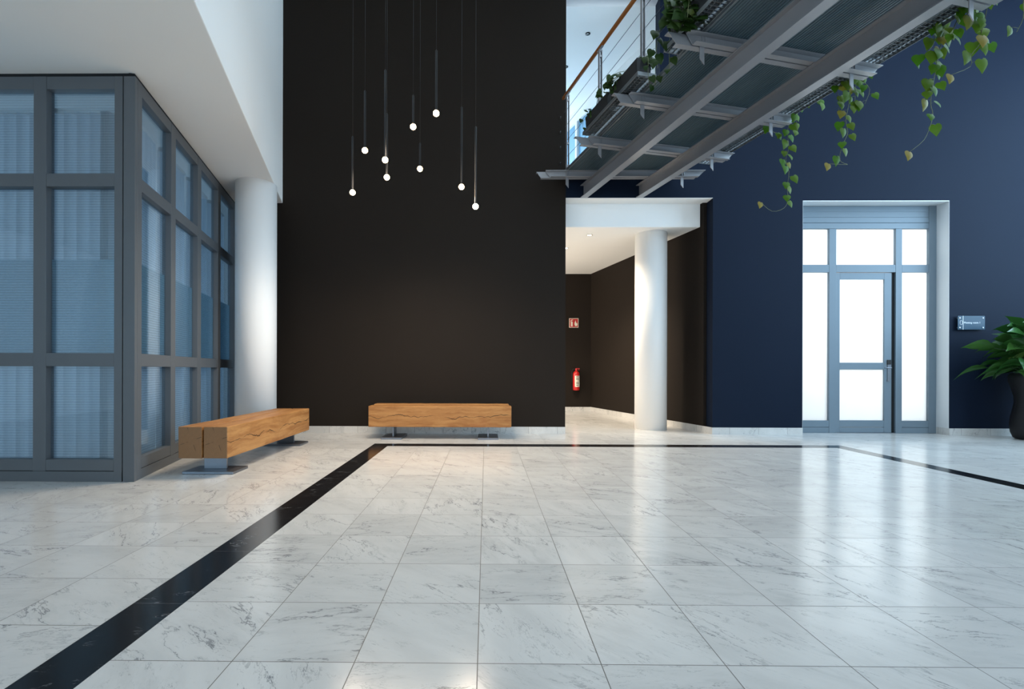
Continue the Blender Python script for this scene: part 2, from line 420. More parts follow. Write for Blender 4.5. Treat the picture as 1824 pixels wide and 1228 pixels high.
# ------------------------------------------------------------------ columns
def column(name, x, y, r, z, label):
    b = MB(); b.lathe([(r,0),(r,z)], n=64)
    o = b.build(name, M['column'], None)
    o.location = (x,y,0); tag(o, label, 'column', kind='thing'); return o
column('round_column', 2.95, 8.70, .275, 3.49, 'round white column standing in the passage opening, near the fire extinguisher')
column('round_column', -3.43, 7.17, .285, SOF, 'round white column at the end of the glazed partition, behind the wooden bench')

# ------------------------------------------------------------------ glazed partition, front
PY = 4.453
ROWS = [(2.866,3.650),(1.195,2.745),(.205,1.072)]
RAILS = [(3.650,3.768),(2.745,2.866),(1.072,1.195),(.100,.205)]
wf = struct(empty('window_1', (-3.262,PY,0))); wf['label'] = 'grey framed glazed partition facing the hall, wired glass'
def child(o, p):
    o.parent = p
    o.matrix_parent_inverse = (Matrix.Translation(p.location) @ p.rotation_euler.to_matrix().to_4x4()).inverted()
    return o
c0 = (-3.262, PY)
fd = .09
bays = []
x = -3.456
for i in range(4):
    bays.append((x-.61-.029, x)); x -= .758
b = MB()
b.box(-3.456,-3.381,PY,PY+fd,0,3.768)
for i,(x0,x1) in enumerate(bays): b.box(x0-.119, x0, PY, PY+fd, .095, 3.768)
o = child(b.build('mullions', M['frame'], bevel=.003), wf)
b = MB()
for (x0,x1) in bays:
    for z0,z1 in RAILS: b.box(x0+.001, x1-.001, PY+.002, PY+fd-.002, z0, z1)
child(b.build('rails', M['frame'], bevel=.003), wf)
b = MB(); xl = bays[-1][0]-.119
b.box(xl, -3.381, PY+.001, PY+fd, 0, .094)
child(b.build('plinth', M['frame'], bevel=.002), wf)
b = MB(); b.box(xl, -3.381, PY+.008, PY+fd, .093, .101); b.box(-3.3815,-3.371,PY+.02,PY+fd,0,3.768); b.box(xl,-3.30,PY+.012,PY+fd,3.768,SOF)
child(b.build('shadow_joint', M['dark_gap']), wf)
b = MB(); b.prism([(-3.371,PY),(-3.262,PY),(-3.262-.054*.2437,PY+.054*.9698),(-3.371,PY+.11)], 0, 3.768)
child(b.build('corner_post', M['frame'], bevel=.003), wf)
for (x0,x1) in bays:
    for k,(z0,z1) in enumerate(ROWS):
        b = MB(); b.box(x0-.005, x1+.005, PY+.055, PY+.063, z0-.005, z1+.005); child(b.build('window_pane', M['glass']), wf)
    b = MB(); b.box(x0+.001, x1-.001, PY+.064, PY+.066, 1.197, 2.078)
    o = child(b.build('privacy_film', M['film']), wf)
# the front goes on as a plain wall out of view
b = MB(); b.box(-9.5, xl, PY, PY+.1, 0, SOF); struct(b.build('wall_office_front', M['white']))

# side of the partition, running back at an angle
ws = struct(empty('window_2', (c0[0],c0[1],0))); ws['label'] = 'grey framed glazed partition side running back behind the bench to the column'
e = Vector((-.2437,.9698)); en = Vector((.9698,.2437))    # en points into the hall
def SP(l, d, z): return (c0[0]+e.x*l+en.x*d, c0[1]+e.y*l+en.y*d, z)
def sbox(b, l0, l1, d0, d1, z0, z1): b.hexa([SP(l0,d0,z0),SP(l1,d0,z0),SP(l1,d1,z0),SP(l0,d1,z0),SP(l0,d0,z1),SP(l1,d0,z1),SP(l1,d1,z1),SP(l0,d1,z1)])
mull = [(.058,.146),(.865,.996),(1.734,1.868),(2.605,2.740),(3.475,3.615)]
b = MB()
for l0,l1 in mull: sbox(b, l0, l1, -fd, 0, .095 if l0>.1 and l1<3.5 else 0, 3.768)
child(b.build('mullions', M['frame'], bevel=.003), ws)
b = MB()
sb = [(mull[i][1], mull[i+1][0]) for i in range(4)]
for l0,l1 in sb:
    for z0,z1 in RAILS: sbox(b, l0+.001, l1-.001, -fd+.002, -.002, z0, z1)
child(b.build('rails', M['frame'], bevel=.003), ws)
b = MB(); sbox(b, .146, 3.475, -fd, -.001, 0, .094); child(b.build('plinth', M['frame'], bevel=.002), ws)
b = MB(); sbox(b, .146, 3.475, -fd, -.008, .093, .101); sbox(b, .02, 3.615, -.06, -.012, 3.768, SOF); sbox(b, .05, .06, -fd, -.02, 0, 3.768)
child(b.build('shadow_joint', M['dark_gap']), ws)
for l0,l1 in sb:
    for z0,z1 in ROWS:
        b = MB(); sbox(b, l0-.005, l1+.005, -.063, -.055, z0-.005, z1+.005); child(b.build('window_pane', M['glass_side']), ws)
    b = MB(); sbox(b, l0+.001, l1-.001, -.067, -.065, 1.197, 2.078); child(b.build('privacy_film', M['film']), ws)

# office behind it: white lining, blinds, palm
b = MB(); b.box(-9.5, -4.25, W-.06, W-.005, 0, SOF); struct(b.build('wall_office_back', M['white']))
def blind(name, P, length, pitch, ang, z0, z1, label, group, skip=(), bunch=None):
    root = empty(name, P(0,0,0))
    b = MB()
    def bx(l0,l1,d0,d1,a,c): b.hexa([P(l0,d0,a),P(l1,d0,a),P(l1,d1,a),P(l0,d1,a),P(l0,d0,c),P(l1,d0,c),P(l1,d1,c),P(l0,d1,c)])
    bx(0, length, -.02, .02, z1, z1+.04)
    child(b.build('headrail', M['white']), root)
    b = MB(); k = 0; l = .06
    while l < length-.02:
        if k not in skip:
            a = math.radians(ang + random.uniform(-11,11)); h = .0635
            c, s_ = math.cos(a)*h, math.sin(a)*h
            # a gently bowed strip
            prev = None
            for q in range(5):
                t = -1 + q*.5; bow = .012*(1-t*t)
                p = (l + c*t - math.sin(a)*bow, s_*t + math.cos(a)*bow)
                if prev:
                    f = b.face([P(prev[0],prev[1],z0),P(p[0],p[1],z0),P(p[0],p[1],z1),P(prev[0],prev[1],z1)])
                    f.smooth = True
                prev = p
        k += 1; l += pitch
    child(b.build('slats', M['blind']), root)
    if bunch:
        b = MB()
        for i in range(7):
            l = bunch + i*.013; bx(l, l+.003, -.05, .05, z0, z1)
        child(b.build('gathered_slats', M['blind']), root)
    tag(root, label, 'blind', group)
    return root
blind('vertical_blind', lambda l,d,z: (-5.6+l, PY+.15+d, z), 1.42, .123, 40, .12, 3.50, 'pale vertical blind behind the outer bay of the glazed partition front', 'vertical blinds behind the glazed partition')
blind('vertical_blind', lambda l,d,z: (-4.16+l, PY+.15+d, z), .64, .123, 40, .12, 3.50, 'pale vertical blind with gathered slats behind the bay beside the corner post', 'vertical blinds behind the glazed partition', skip=(4,), bunch=.49)
for i,(l0,l1) in enumerate(sb):
    nm = ['first','second','third','fourth'][i]
    blind('vertical_blind', (lambda q: (lambda l,d,z: SP(q+l, -.16+d, z)))(l0+(.1 if i==0 else 0)), l1-l0-(.1 if i==0 else 0), .117, 20, .12, 3.50,
          'pale vertical blind behind the %s bay of the angled partition side from the corner post' % nm, 'vertical blinds behind the glazed partition')

# ------------------------------------------------------------------ door on the right
DY = 8.19
b = MB()
b.box(DX0, DX1, W+.001, DY+.1, DZ-.012, DZ)
b.box(DX1-.004, DX1+.004, W+.001, DY+.1, .112, DZ-.012)
b.box(DX0-.004, DX0+.004, W+.001, DY+.1, .112, DZ-.012)
struct(b.build('trim_3', paint('reveal_paint', (206,210,212), .7, .2, .012, 2.)))
b = MB(); b.box(DX1-.006, DX1+.004, W-.012, DY, 0, .112); struct(b.build('baseboard_door', M['skirt']))
d1 = struct(empty('door_1', (6.37,DY,0))); b = MB(); b.box(5.888, 6.88, DY-.004, DY+.07, 0, .0055); child(b.build('threshold', M['brushed']), d1)
d1['label'] = 'tall blue-grey door with frosted glass, sidelights and transom in a white reveal'
b = MB()
b.box(DX0, 5.330, DY, DY+.08, 0, DZ-.012)             # left stile
b.box(5.771-.0, 5.888, DY, DY+.08, 0, 3.44)            # mullion
b.box(6.880, 6.986, DY, DY+.08, 0, 3.44)
b.box(7.434, DX1-.004, DY, DY+.08, 0, DZ-.012)
child(b.build('door_posts', M['doorframe'], bevel=.003), d1)
b = MB()
for z in (3.44,3.54,3.632,3.722): b.box(5.330, 7.434, DY+.004, DY+.08, z+.003, z+ (.096 if z>3.5 and z<3.7 else .1 if z<3.5 else .102) -.003)
child(b.build('head_boards', M['doorframe'], bevel=.003), d1)
b = MB(); b.box(5.330, 7.434, DY+.02, DY+.079, 3.44, 3.826)
child(b.build('head_backing', M['doorframe']), d1)
b = MB()
for (x0,x1) in ((5.330,5.771),(5.888,6.880),(6.986,7.434)):
    b.box(x0+.001, x1-.001, DY+.002, DY+.078, 2.708, 2.834)
for (x0,x1) in ((5.330,5.771),(6.986,7.434)):
    b.box(x0+.001, x1-.001, DY+.002, DY+.078, .100, .208); b.box(x0+.001, x1-.001, DY+.002, DY+.078, 0, .094)
child(b.build('door_rails', M['doorframe'], bevel=.003), d1)
for (x0,x1,z0,z1) in ((5.33,5.771,2.834,3.44),(5.888,6.88,2.834,3.44),(6.986,7.434,2.834,3.44),(5.33,5.771,.208,2.708),(6.986,7.434,.208,2.708)):
    b = MB(); b.box(x0-.005, x1+.005, DY+.045, DY+.053, z0-.005, z1+.005); child(b.build('frosted_pane', M['frosted']), d1)
# leaf, hinged beside the first mullion
b = MB(); lx0, lx1 = 5.890, 6.822
ly = DY+.014
b.box(lx0, 5.958, ly, ly+.05, .006, 2.70); b.box(6.700, lx1, ly, ly+.05, .006, 2.70)
b.box(5.958, 6.700, ly+.001, ly+.049, 2.590, 2.70); b.box(5.958, 6.700, ly+.001, ly+.049, 1.072, 1.186)
b.box(5.958, 6.700, ly+.001, ly+.049, .100, .212); b.box(5.958, 6.700, ly+.001, ly+.049, .006, .094)
leaf = child(b.build('door_leaf', M['doorframe'], bevel=.003), d1)
for z0,z1 in ((1.186,2.590),(.212,1.072)):
    b = MB(); b.box(5.953, 6.705, ly+.022, ly+.030, z0-.005, z1+.005); o = b.build('frosted_pane', M['frosted']); o.parent = leaf
b = MB(); b.box(6.834, 6.881, DY+.03, DY+.07, 0, 2.705); child(b.build('door_rebate', M['dark_gap']), d1)
b = MB(); b.box(6.752, 6.805, ly-.010, ly, .90, 1.155); b.box(6.745,6.79,ly-.012,ly,.872,.90)
b.tube([(6.778,ly,1.10),(6.778,ly-.055,1.10),(6.765,ly-.065,1.10),(6.66,ly-.065,1.10)], .0095, 10)
b.build('door_handle', M['brushed'], leaf, bevel=.002)
b = MB(); b.box(6.745, 6.808, ly-.014, ly, 1.155, 1.235); b.build('lock_reader', M['blackmetal'], leaf, bevel=.003)

# room behind the door: white box, seen only as light through the frosted glass
b = MB(); b.box(4.4, 10, 10.6, 10.7, 0, 4); b.box(4.3,4.4,8.3,10.7,0,4); b.box(10,10.1,8.3,10.7,0,4); b.box(4.3,10.1,W+.22,10.7,4,4.1)
struct(b.build('wall_meeting', M['white']))

# ------------------------------------------------------------------ benches
def bench(name, loc, rz, length, label, w=.225, z0=.185, z1=.50, gap=.018, leg=.33, mats=('oak_a','oak_b'), hi=0, sh=0):
    root = empty(name, loc, rz)      # local x along the bench, y: 0 front face, positive to the rear
    tag(root, label, 'bench', 'oak beam benches on steel feet')
    h = (z1-z0)/2; zc = (z0+z1)/2
    for k,(y0,mt) in enumerate(((0,mats[0]),(w+gap,mats[1]))):
        L = length - (sh if k else 0); dz = hi if k else 0
        b = MB(); n = 24; rings = []
        for i in range(n+1):
            xx = -L/2 + L*i/n
            j = lambda: random.uniform(-.0015,.0015)
            rings.append([b.bm.verts.new((xx, yy+j(), zz+j())) for yy,zz in ((-w/2,-h),(w/2,-h),(w/2,h),(-w/2,h))])
        for a,c in zip(rings, rings[1:]):
            for q in range(4): b.bm.faces.new((a[q], a[(q+1)%4], c[(q+1)%4], c[q]))
        f1 = b.bm.faces.new(rings[0][::-1]); f2 = b.bm.faces.new(rings[-1]); f1.material_index = f2.material_index = 1
        o = b.build('oak_beam', [M[mt], M['oak_end']], root, bevel=.007, seg=2)
        o.location = (0, y0+w/2, zc+dz)
    W2 = 2*w+gap
    for sx in (-1,1):
        xx = sx*(length/2-leg)
        b = MB(); b.box(xx-.012, xx+.012, W2/2-.115, W2/2+.115, .028, z0+.002)
        lg = b.build('leg', M['brushed'], root, bevel=.002)
        b = MB(); b.box(xx-.155, xx+.155, W2/2-.255, W2/2+.255, 0, .028)
        child(b.build('foot_plate', M['brushed'], bevel=.004), lg)
        lg.children[0].matrix_parent_inverse = Matrix.Identity(4)
    return root
# the bench along the back wall: front face at y = 7.25
bench('oak_bench', (-.694,7.25,0), 0, 2.15, 'long oak beam bench standing in front of the dark back wall', leg=.35, hi=.012, sh=.05)
# the bench beside the partition, its end towards the hall
bench('oak_bench', (-2.54,5.83,0), math.radians(90.6), 2.26, 'long oak beam bench beside the glazed partition with its split end grain towards the hall', w=.232, leg=.24, z1=.485, z0=.175, gap=.016, mats=('oak_b','oak_a'))

# ------------------------------------------------------------------ pendant lamps
pend = [(-1.640,5.90,3.217,.66,'lowest lit pendant lamp at the outer end of the cluster on the column side'),
 (-1.440,5.70,3.641,.68,'lit pendant lamp next above the lowest one on the column side'),
 (-1.158,5.50,3.441,1.00,'upper lit pendant lamp of the close pair hanging one over the other'),
 (-1.200,5.80,3.362,.74,'lower lit pendant lamp of the close pair hanging one over the other'),
 (-0.854,5.60,3.868,.34,'second highest lit pendant lamp of the cluster'),
 (-0.566,5.40,3.918,.68,'highest lit pendant lamp of the cluster'),
 (-0.843,6.10,3.588,.30,'lit pendant lamp in the middle, right below the second highest'),
 (-0.307,5.90,3.284,.95,'lit pendant lamp close above the lowest one on the passage side'),
 (-0.128,5.60,2.943,.90,'lowest lit pendant lamp of the cluster on the passage side')]
for x,y,z,L,lab in pend:
    root = empty('pendant_lamp', (x,y,z)); tag(root, lab, 'pendant lamp', 'pendant lamps in front of the dark wall')
    b = MB(); b.tube([(0,0,L+.02),(0,0,TOP-z)], .0022, 6); b.build('cable', M['blackmetal'], root)
    b = MB(); b.lathe([(.004,L+.03),(.0125,L+.02),(.0125,.02),(.014,.02),(.014,.004)], n=16); b.build('lamp_tube', M['blackmetal'], root)
    b = MB(); b.lathe([(.004,-.032),(.020,-.027),(.031,-.014),(.034,.0),(.031,.014),(.020,.027),(.006,.032)], n=20); b.build('glowing_bulb', M['bulb'], root)
    ld = bpy.data.lights.new('pendant_light', 'SPOT'); ld.energy = 72; ld.color = (1,.83,.64); ld.spot_size = 2.7; ld.spot_blend = 1; ld.shadow_soft_size = .04
    lo = bpy.data.objects.new('pendant_light', ld); COL.objects.link(lo); lo.location = (x,y,z-.06)

# ------------------------------------------------------------------ downlights
def downlight(x, y, z, label, mat, energy, color=(1,.84,.64), size=2.2, r=.04, ring='brushed', group='recessed downlights', rim=1.35):
    root = empty('downlight', (x,y,z)); tag(root, label, 'downlight', group)
    b = MB(); b.lathe([(r,-.001),(r*rim,-.001),(r*rim,-.006),(r,-.006)], n=28, caps=False); b.build('trim_ring', M[ring], root)
    b = MB(); b.lathe([(r*.98,-.002),(r*.6,-.003),(r*.2,-.0035)], n=24, caps=True); b.build('lamp_lens', M[mat], root)
    if energy:
        ld = bpy.data.lights.new('downlight_beam', 'SPOT'); ld.energy = energy; ld.color = color; ld.spot_size = size; ld.spot_blend = .8; ld.shadow_soft_size = .05
        lo = bpy.data.objects.new('downlight_beam', ld); COL.objects.link(lo); lo.location = (x,y,z-.03)
downlight(1.861, 8.754, 3.49, 'lit recessed downlight in the passage ceiling near the white column', 'spot_glow', 200)
downlight(1.585, 9.685, 3.49, 'second recessed downlight deeper in the passage ceiling, half hidden by the wall edge', 'spot_glow', 430)
downlight(1.841, 8.851, 7.2, 'dark ringed recessed downlight in the upper gallery ceiling above the handrail', 'white', 0, r=.018, rim=2.6, ring='blackmetal')
downlight(1.600, 9.815, 7.2, 'recessed downlight in the gallery ceiling cut by the dark wall edge', 'white', 0, r=.018, rim=2.6, ring='blackmetal')

# ------------------------------------------------------------------ footbridge
BA = math.radians(13.7)
U = Vector((math.sin(BA), -math.cos(BA))); V_ = Vector((math.cos(BA), math.sin(BA)))
BO = Vector((1.6, W))
def BP(s, t, z): p = BO + U*s + V_*t; return (p.x, p.y, z)
def bbox(b, s0, s1, t0, t1, z0, z1): b.hexa([BP(s0,t0,z0),BP(s1,t0,z0),BP(s1,t1,z0),BP(s0,t1,z0),BP(s0,t0,z1),BP(s1,t0,z1),BP(s1,t1,z1),BP(s0,t1,z1)])
SEND = 7.0
bridge = empty('footbridge', (1.6,W,3.885)); tag(bridge, 'grey steel footbridge with ribbed glass deck crossing overhead from the dark wall', 'footbridge')
def bchild(o): return child(o, bridge)
ZB, ZT = 3.885, 4.092
for t, s0 in ((0,.0),(.884,.2155)):
    b = MB()
    hw = .055
    sk = lambda tt: s0 + tt*math.tan(BA)     # ends cut flush with the wall
    def strip(t0,t1,z0,z1):
        a, c = sk(t0), sk(t1)
        b.hexa([BP(a,t+t0,z0),BP(SEND,t+t0,z0),BP(SEND,t+t1,z0),BP(c,t+t1,z0),BP(a,t+t0,z1),BP(SEND,t+t0,z1),BP(SEND,t+t1,z1),BP(c,t+t1,z1)])
    strip(-hw,hw,ZB,ZB+.011); strip(-hw,hw,ZT-.011,ZT); strip(-.004,.004,ZB+.010,ZT-.010)
    bchild(b.build('girder', M['steel']))
PS = [1.33,2.38,3.40,4.41,5.43]
def channel(b, P, t0a, t0b, t1a, t1b, z0, z1, sgn, off, fl=.058, th=.006):
    # C section along t: web at off, flanges towards sgn; ends raked from bottom (a) to top (b)
    def q(ta0, ta1, tb0, tb1, d0, d1, za, zb):
        b.hexa([P(d0,ta0,za),P(d0,ta1,za),P(d1,ta1,za),P(d1,ta0,za),P(d0,tb0,zb),P(d0,tb1,zb),P(d1,tb1,zb),P(d1,tb0,zb)])
    w0, w1 = off, off+sgn*th
    q(t0a,t1a,t0b,t1b,w0,w1,z0,z1)
    q(t0a,t1a,t0a,t1a,w1,off+sgn*fl,z0,z0+th)
    q(t0b,t1b,t0b,t1b,w1,off+sgn*fl,z1-th,z1)
for s in PS:
    b = MB(); P = lambda d,t,z,s=s: BP(s+d,t,z)
    channel(b, P, -.50, -.57, 1.62, 1.70, 4.095, 4.193, 1, .008)      # hall side
    channel(b, P, -.66, -.745, 1.60, 1.69, 4.095, 4.193, -1, -.008)   # wall side
    bchild(b.build('crossbeam', M['steel']))
# the crossbeam along the wall
b = MB(); P = lambda d,x,z: (x, W-.30-d, z)
channel(b, P, 1.01, .93, 3.33, 3.43, 4.095, 4.193, 1, .008); channel(b, P, .86, .79, 3.30, 3.41, 4.095, 4.193, -1, -.008)
bchild(b.build('crossbeam', M['steel']))
# glass deck, ribbed underneath
def deck(s0, s1, t0=-.40, t1=1.40, wedge=False):
    b = MB(); n = 4*round((t1-t0)/.03); z0, z1 = 4.200, 4.232
    lo, hi = [], []
    for i in range(n+1):
        t = t0 + .03*(i//4) + (0,.019,.021,.028)[i%4]; t = min(t, t1); z = z0 + (.006 if i%4 >= 2 else 0)
        a = (t+.0)*math.tan(BA)+.02 if wedge else s0
        lo.append((b.bm.verts.new(BP(a,t,z)), b.bm.verts.new(BP(s1,t,z)))); hi.append((b.bm.verts.new(BP(a,t,z1)), b.bm.verts.new(BP(s1,t,z1))))
    for i in range(n):
        b.bm.faces.new((lo[i][0],lo[i+1][0],lo[i+1][1],lo[i][1])); b.bm.faces.new((hi[i][0],hi[i][1],hi[i+1][1],hi[i+1][0]))
    for i in (0,n): b.bm.faces.new((lo[i][0],lo[i][1],hi[i][1],hi[i][0]))
    bchild(b.build('deck_panel', M['deckglass']))
    for t in (t0-.012, t1):
        b = MB(); a = (t)*math.tan(BA)+.02 if wedge else s0
        b.hexa([BP(a,t,4.193),BP(s1,t,4.193),BP(s1,t+.012,4.193),BP(a,t+.012,4.193),BP(a,t,4.236),BP(s1,t,4.236),BP(s1,t+.012,4.236),BP(a,t+.012,4.236)])
        bchild(b.build('deck_edge', M['galv']))
ss = [0]+PS+[6.5]
for i in range(len(ss)-1):
    deck(ss[i]+.012, ss[i+1]-.012, wedge=(i==0))
# railing posts, feet running down past the crossbeams
ZH = 5.40
def post(s, t, P=None):
    b = MB()
    for dt,za,zb in ((-.022,3.945,3.985),(.014,4.10,4.10)):
        p = [BP(s-.022,t+dt,za),BP(s+.022,t+dt,za+.0),BP(s+.022,t+dt+.008,zb),BP(s-.022,t+dt+.008,zb),BP(s-.022,t+dt,ZH),BP(s+.022,t+dt,ZH),BP(s+.022,t+dt+.008,ZH),BP(s-.022,t+dt+.008,ZH)]
        if dt < 0:   # the foot plate stands across the bridge, its end cut at a slant
            b.hexa([BP(s-.004,t-.030,3.985),BP(s+.004,t-.030,3.985),BP(s+.004,t+.018,3.930),BP(s-.004,t+.018,3.930),BP(s-.004,t-.030,4.30),BP(s+.004,t-.030,4.30),BP(s+.004,t+.018,4.30),BP(s-.004,t+.018,4.30)])
            p[0:4] = [BP(s-.022,t+dt,4.10),BP(s+.022,t+dt,4.10),BP(s+.022,t+dt+.008,4.10),BP(s-.022,t+dt+.008,4.10)]
        b.hexa(p)
    for z in (4.62, 5.30): bbox(b, s-.015, s+.015, t-.014, t+.014, z, z+.03)
    bbox(b, s-.006, s+.006, t-.012, t+.012, ZH-.02, ZH+.02)
    bbox(b, s-.07, s+.07, t-.016, t+.016, ZH+.015, ZH+.021)
    bchild(b.build('railing_post', M['steel']))
for t in (-.385, 1.375):
    for s in ([.225 if t<0 else .65]+PS): post(s, t)
    b = MB(); b.tube([BP(.02 if t<0 else .36,t,5.445),BP(.06 if t<0 else .4,t,5.445),BP(6.5,t,5.445)], [.012,.026,.026], 14)
    bchild(b.build('handrail', M['wood_rail']))
    for z in (4.44,4.70,4.95,5.19):
        b = MB(); b.tube([BP(.1 if t<0 else .34,t,z),BP(6.5,t,z)], .0035, 6); bchild(b.build('railing_cable', M['brushed']))
for z in (4.44,4.70,4.95,5.19):
    b = MB(); P0 = BP(0,-.385,z); b.tube([(P0[0]-.02,W-.07,z),(P0[0]-.02,W-.035,z),(P0[0]-.02,W,z)], [.005,.009,.009], 8)
    bchild(b.build('cable_anchor', M['galv']))
# grating trays beside the deck
def tray(s0, s1, t0, t1):
    b = MB(); z0, z1 = 4.205, 4.235
    n = max(2, round((s1-s0)/.042))
    for i in range(n+1):
        s = s0 + (s1-s0)*i/n; bbox(b, s-.0015, s+.0015, t0, t1, z0+.006, z1)
    m = max(2, round((t1-t0)/.05))
    for i in range(1,m):
        t = t0 + (t1-t0)*i/m; bbox(b, s0, s1, t-.0022, t+.0022, z0+.012, z1-.003)
    for t in (t0,t1): bbox(b, s0, s1, t-.003, t+.003, z0-.004, z1+.006)
    for s in (s0,s1): bbox(b, s-.003, s+.003, t0, t1, z0-.004, z1+.006)
    bchild(b.build('grating_tray', M['galv']))
tray(1.36, 2.72, -.655, -.435); tray(3.11, 4.75, -.60, -.435); tray(4.95,6.3,-.60,-.435)
tray(.95, 2.36, 1.45, 1.66); tray(2.40, 3.38, 1.45, 1.66); tray(3.42, 4.39, 1.45, 1.66); tray(4.43,5.6,1.45,1.66)

# ------------------------------------------------------------------ planters and trailing plants
def planter(s0, s1, t0, t1, label, h=.165, z=4.243):
    c = BP((s0+s1)/2,(t0+t1)/2,z); root = empty('planter_box', c, BA-PI/2)   # local x along s
    tag(root, label, 'planter', 'planter boxes on the footbridge trays')
    L, Wd = (s1-s0)/2, (t1-t0)/2
    b = MB(); i = .012
    o0 = [(-L+.01,-Wd+.008,0),(L-.01,-Wd+.008,0),(L-.01,Wd-.008,0),(-L+.01,Wd-.008,0)]; o1 = [(-L,-Wd,h),(L,-Wd,h),(L,Wd,h),(-L,Wd,h)]
    i1 = [(-L+i,-Wd+i,h),(L-i,-Wd+i,h),(L-i,Wd-i,h),(-L+i,Wd-i,h)]; i0 = [(x,y,h-.03) for x,y,_ in i1]
    R = [[b.bm.verts.new(p) for p in r] for r in (o0,o1,i1,i0)]
    for a,c2 in zip(R,R[1:]):
        for k in range(4): b.bm.faces.new((a[k],a[(k+1)%4],c2[(k+1)%4],c2[k]))
    b.bm.faces.new(R[0][::-1])
    b.build('box', M['planter'], root)
    b = MB(); b.face([(x,y,h-.03) for x,y,_ in i1]); b.build('soil', M['soil'], root)
    return c
def heart(b, lay, p, d, nrm, size, tone):
    """heart shaped leaf hanging from p towards d"""
    d = d.normalized(); side = d.cross(nrm).normalized(); n = side.cross(d).normalized()
    prof = [(0,-.10,.30),(0,.0,.0),(.30,.16,.46)]
    pts_r = [(-.12,.16),(-.08,.34),(.12,.46),(.38,.42),(.66,.24),(1.0,0)]
    cen = [(0,0),(.12,0),(.38,0),(.66,0),(1.0,0)]
    def V(a, w): return b.bm.verts.new(p + d*(a*size) + side*(w*size) + n*(-.22*abs(w)*size + .10*math.sin(a*3)*size))
    c = [V(a,0) for a,_ in cen]
    for sg in (1,-1):
        r = [V(a,w*sg) for a,w in pts_r[:-1]]
        fs = [(c[0],r[0],r[1]),(c[0],r[1],r[2],c[1]),(c[1],r[2],r[3],c[2]),(c[2],r[3],r[4],c[3]),(c[3],r[4],c[4])]
        for f in fs:
            f = f if sg>0 else f[::-1]
            q = b.bm.faces.new(f); q.smooth = True
            for v in f: v[lay] = tone
def smooth(pts, k=3):
    pts = [Vector(p) for p in pts]; out = []
    for i in range(len(pts)-1):
        p0,p1,p2,p3 = pts[max(i-1,0)],pts[i],pts[i+1],pts[min(i+2,len(pts)-1)]
        for j in range(k):
            t = j/k
            out.append(.5*((2*p1)+(p2-p0)*t+(2*p0-5*p1+4*p2-p3)*t*t+(3*p1-p0-3*p2+p3)*t**3))
    out.append(pts[-1]); return out
def vine(name, stems, label, loc, leaf=.075, every=.055, bare=(), dead=.05, bushy=0, bush=None, lm='vine_leaf', group='trailing plants on the footbridge'):
    root = empty(name, loc); tag(root, label, 'plant', group)
    bs, bl = MB(), MB(); lay = bl.bm.verts.layers.float.new('tone')
    L0 = Vector(loc)
    for si,st in enumerate(stems):
        pts = smooth([Vector(p)-L0 for p in st]); bs.tube(pts, [.0035-.0015*i/len(pts) for i in range(len(pts))], 5)
        acc = 0; sg = random.choice((-1,1)); tot = sum((q-p).length for p,q in zip(pts,pts[1:])); run = 0
        for p,q in zip(pts,pts[1:]):
            acc += (q-p).length; run += (q-p).length
            fr = run/tot
            gapk = every*(1 if fr < .55 else 1.5)
            if acc > gapk and not (si in bare and fr > .8):
                acc = 0; sg = -sg
                sz = leaf*random.uniform(.75,1.25)*(1.05-.3*fr)
                pet = Vector((sg*random.uniform(.25,.9), random.uniform(-.7,.3), random.uniform(-.15,.35))).normalized()*sz*random.uniform(.25,.6)
                bs.tube([q, q+pet*.6+Vector((0,0,.004)), q+pet], .0014, 4)
                dd = Vector((sg*random.uniform(0,.45), random.uniform(-.3,.2), -1))
                nn = Vector((random.uniform(-.5,.5), -1, random.uniform(0,.6)))
                tone = random.uniform(.55,1) if random.random() < dead*(.5+fr) else random.uniform(0,.25)
                heart(bl, lay, q+pet, dd, nn, sz, tone)
    for si in bare:      # the withered leaf at the tip
        q = Vector(stems[si][-1])-L0; heart(bl, lay, q, Vector((-.3,-.1,-1)), Vector((.2,-1,.3)), leaf*.8, .95)
    if bush:
        for (c, ext, n) in bush:
            for _ in range(n):
                q = Vector(c)-L0+Vector([random.uniform(-1,1)*k for k in ext])
                sz = leaf*random.uniform(.8,1.3)
                bs.tube([Vector((0,0,-.03)), q*.6+Vector((0,0,.02)), q], .0016, 4)
                heart(bl, lay, q, Vector((random.uniform(-.8,.8),random.uniform(-.8,.3),random.uniform(-1,-.1))), Vector((random.uniform(-.6,.6),-1,random.uniform(-.2,.8))), sz, random.uniform(0,.3))
    bs.build('stem', M['stem'], root); bl.build('foliage', M[lm], root)
def rescale(st, y):   # move a stem to depth y along the sight lines it was measured on
    out = []
    for p in st:
        k = y/p[1]; out.append((p[0]*k, y, 1.05+(p[2]-1.05)*k))
    return out
planter(1.42, 2.03, -.645, -.47, 'dark planter box on the far half of the railing tray, next to the gallery')
planter(2.10, 2.69, -.645, -.47, 'dark planter box on the near half of the railing tray, below the second railing post')
planter(3.20, 3.85, -.59, -.45, 'dark planter box under the dense leafy clump at the top of the picture')
planter(1.30, 2.20, 1.47, 1.63, 'dark planter box on the outer tray, farthest along the bridge')
planter(2.50, 3.30, 1.47, 1.63, 'dark planter box on the outer tray, middle one')
planter(3.52, 4.32, 1.47, 1.63, 'dark planter box on the outer tray above the long hanging vine')
planter(4.50, 5.30, 1.47, 1.63, 'dark planter box on the outer tray nearest the hall')
def root_at(s, t=1.6): return BP(s, t, 4.40)
def edge(s, t=1.70): return BP(s, t, 4.33)
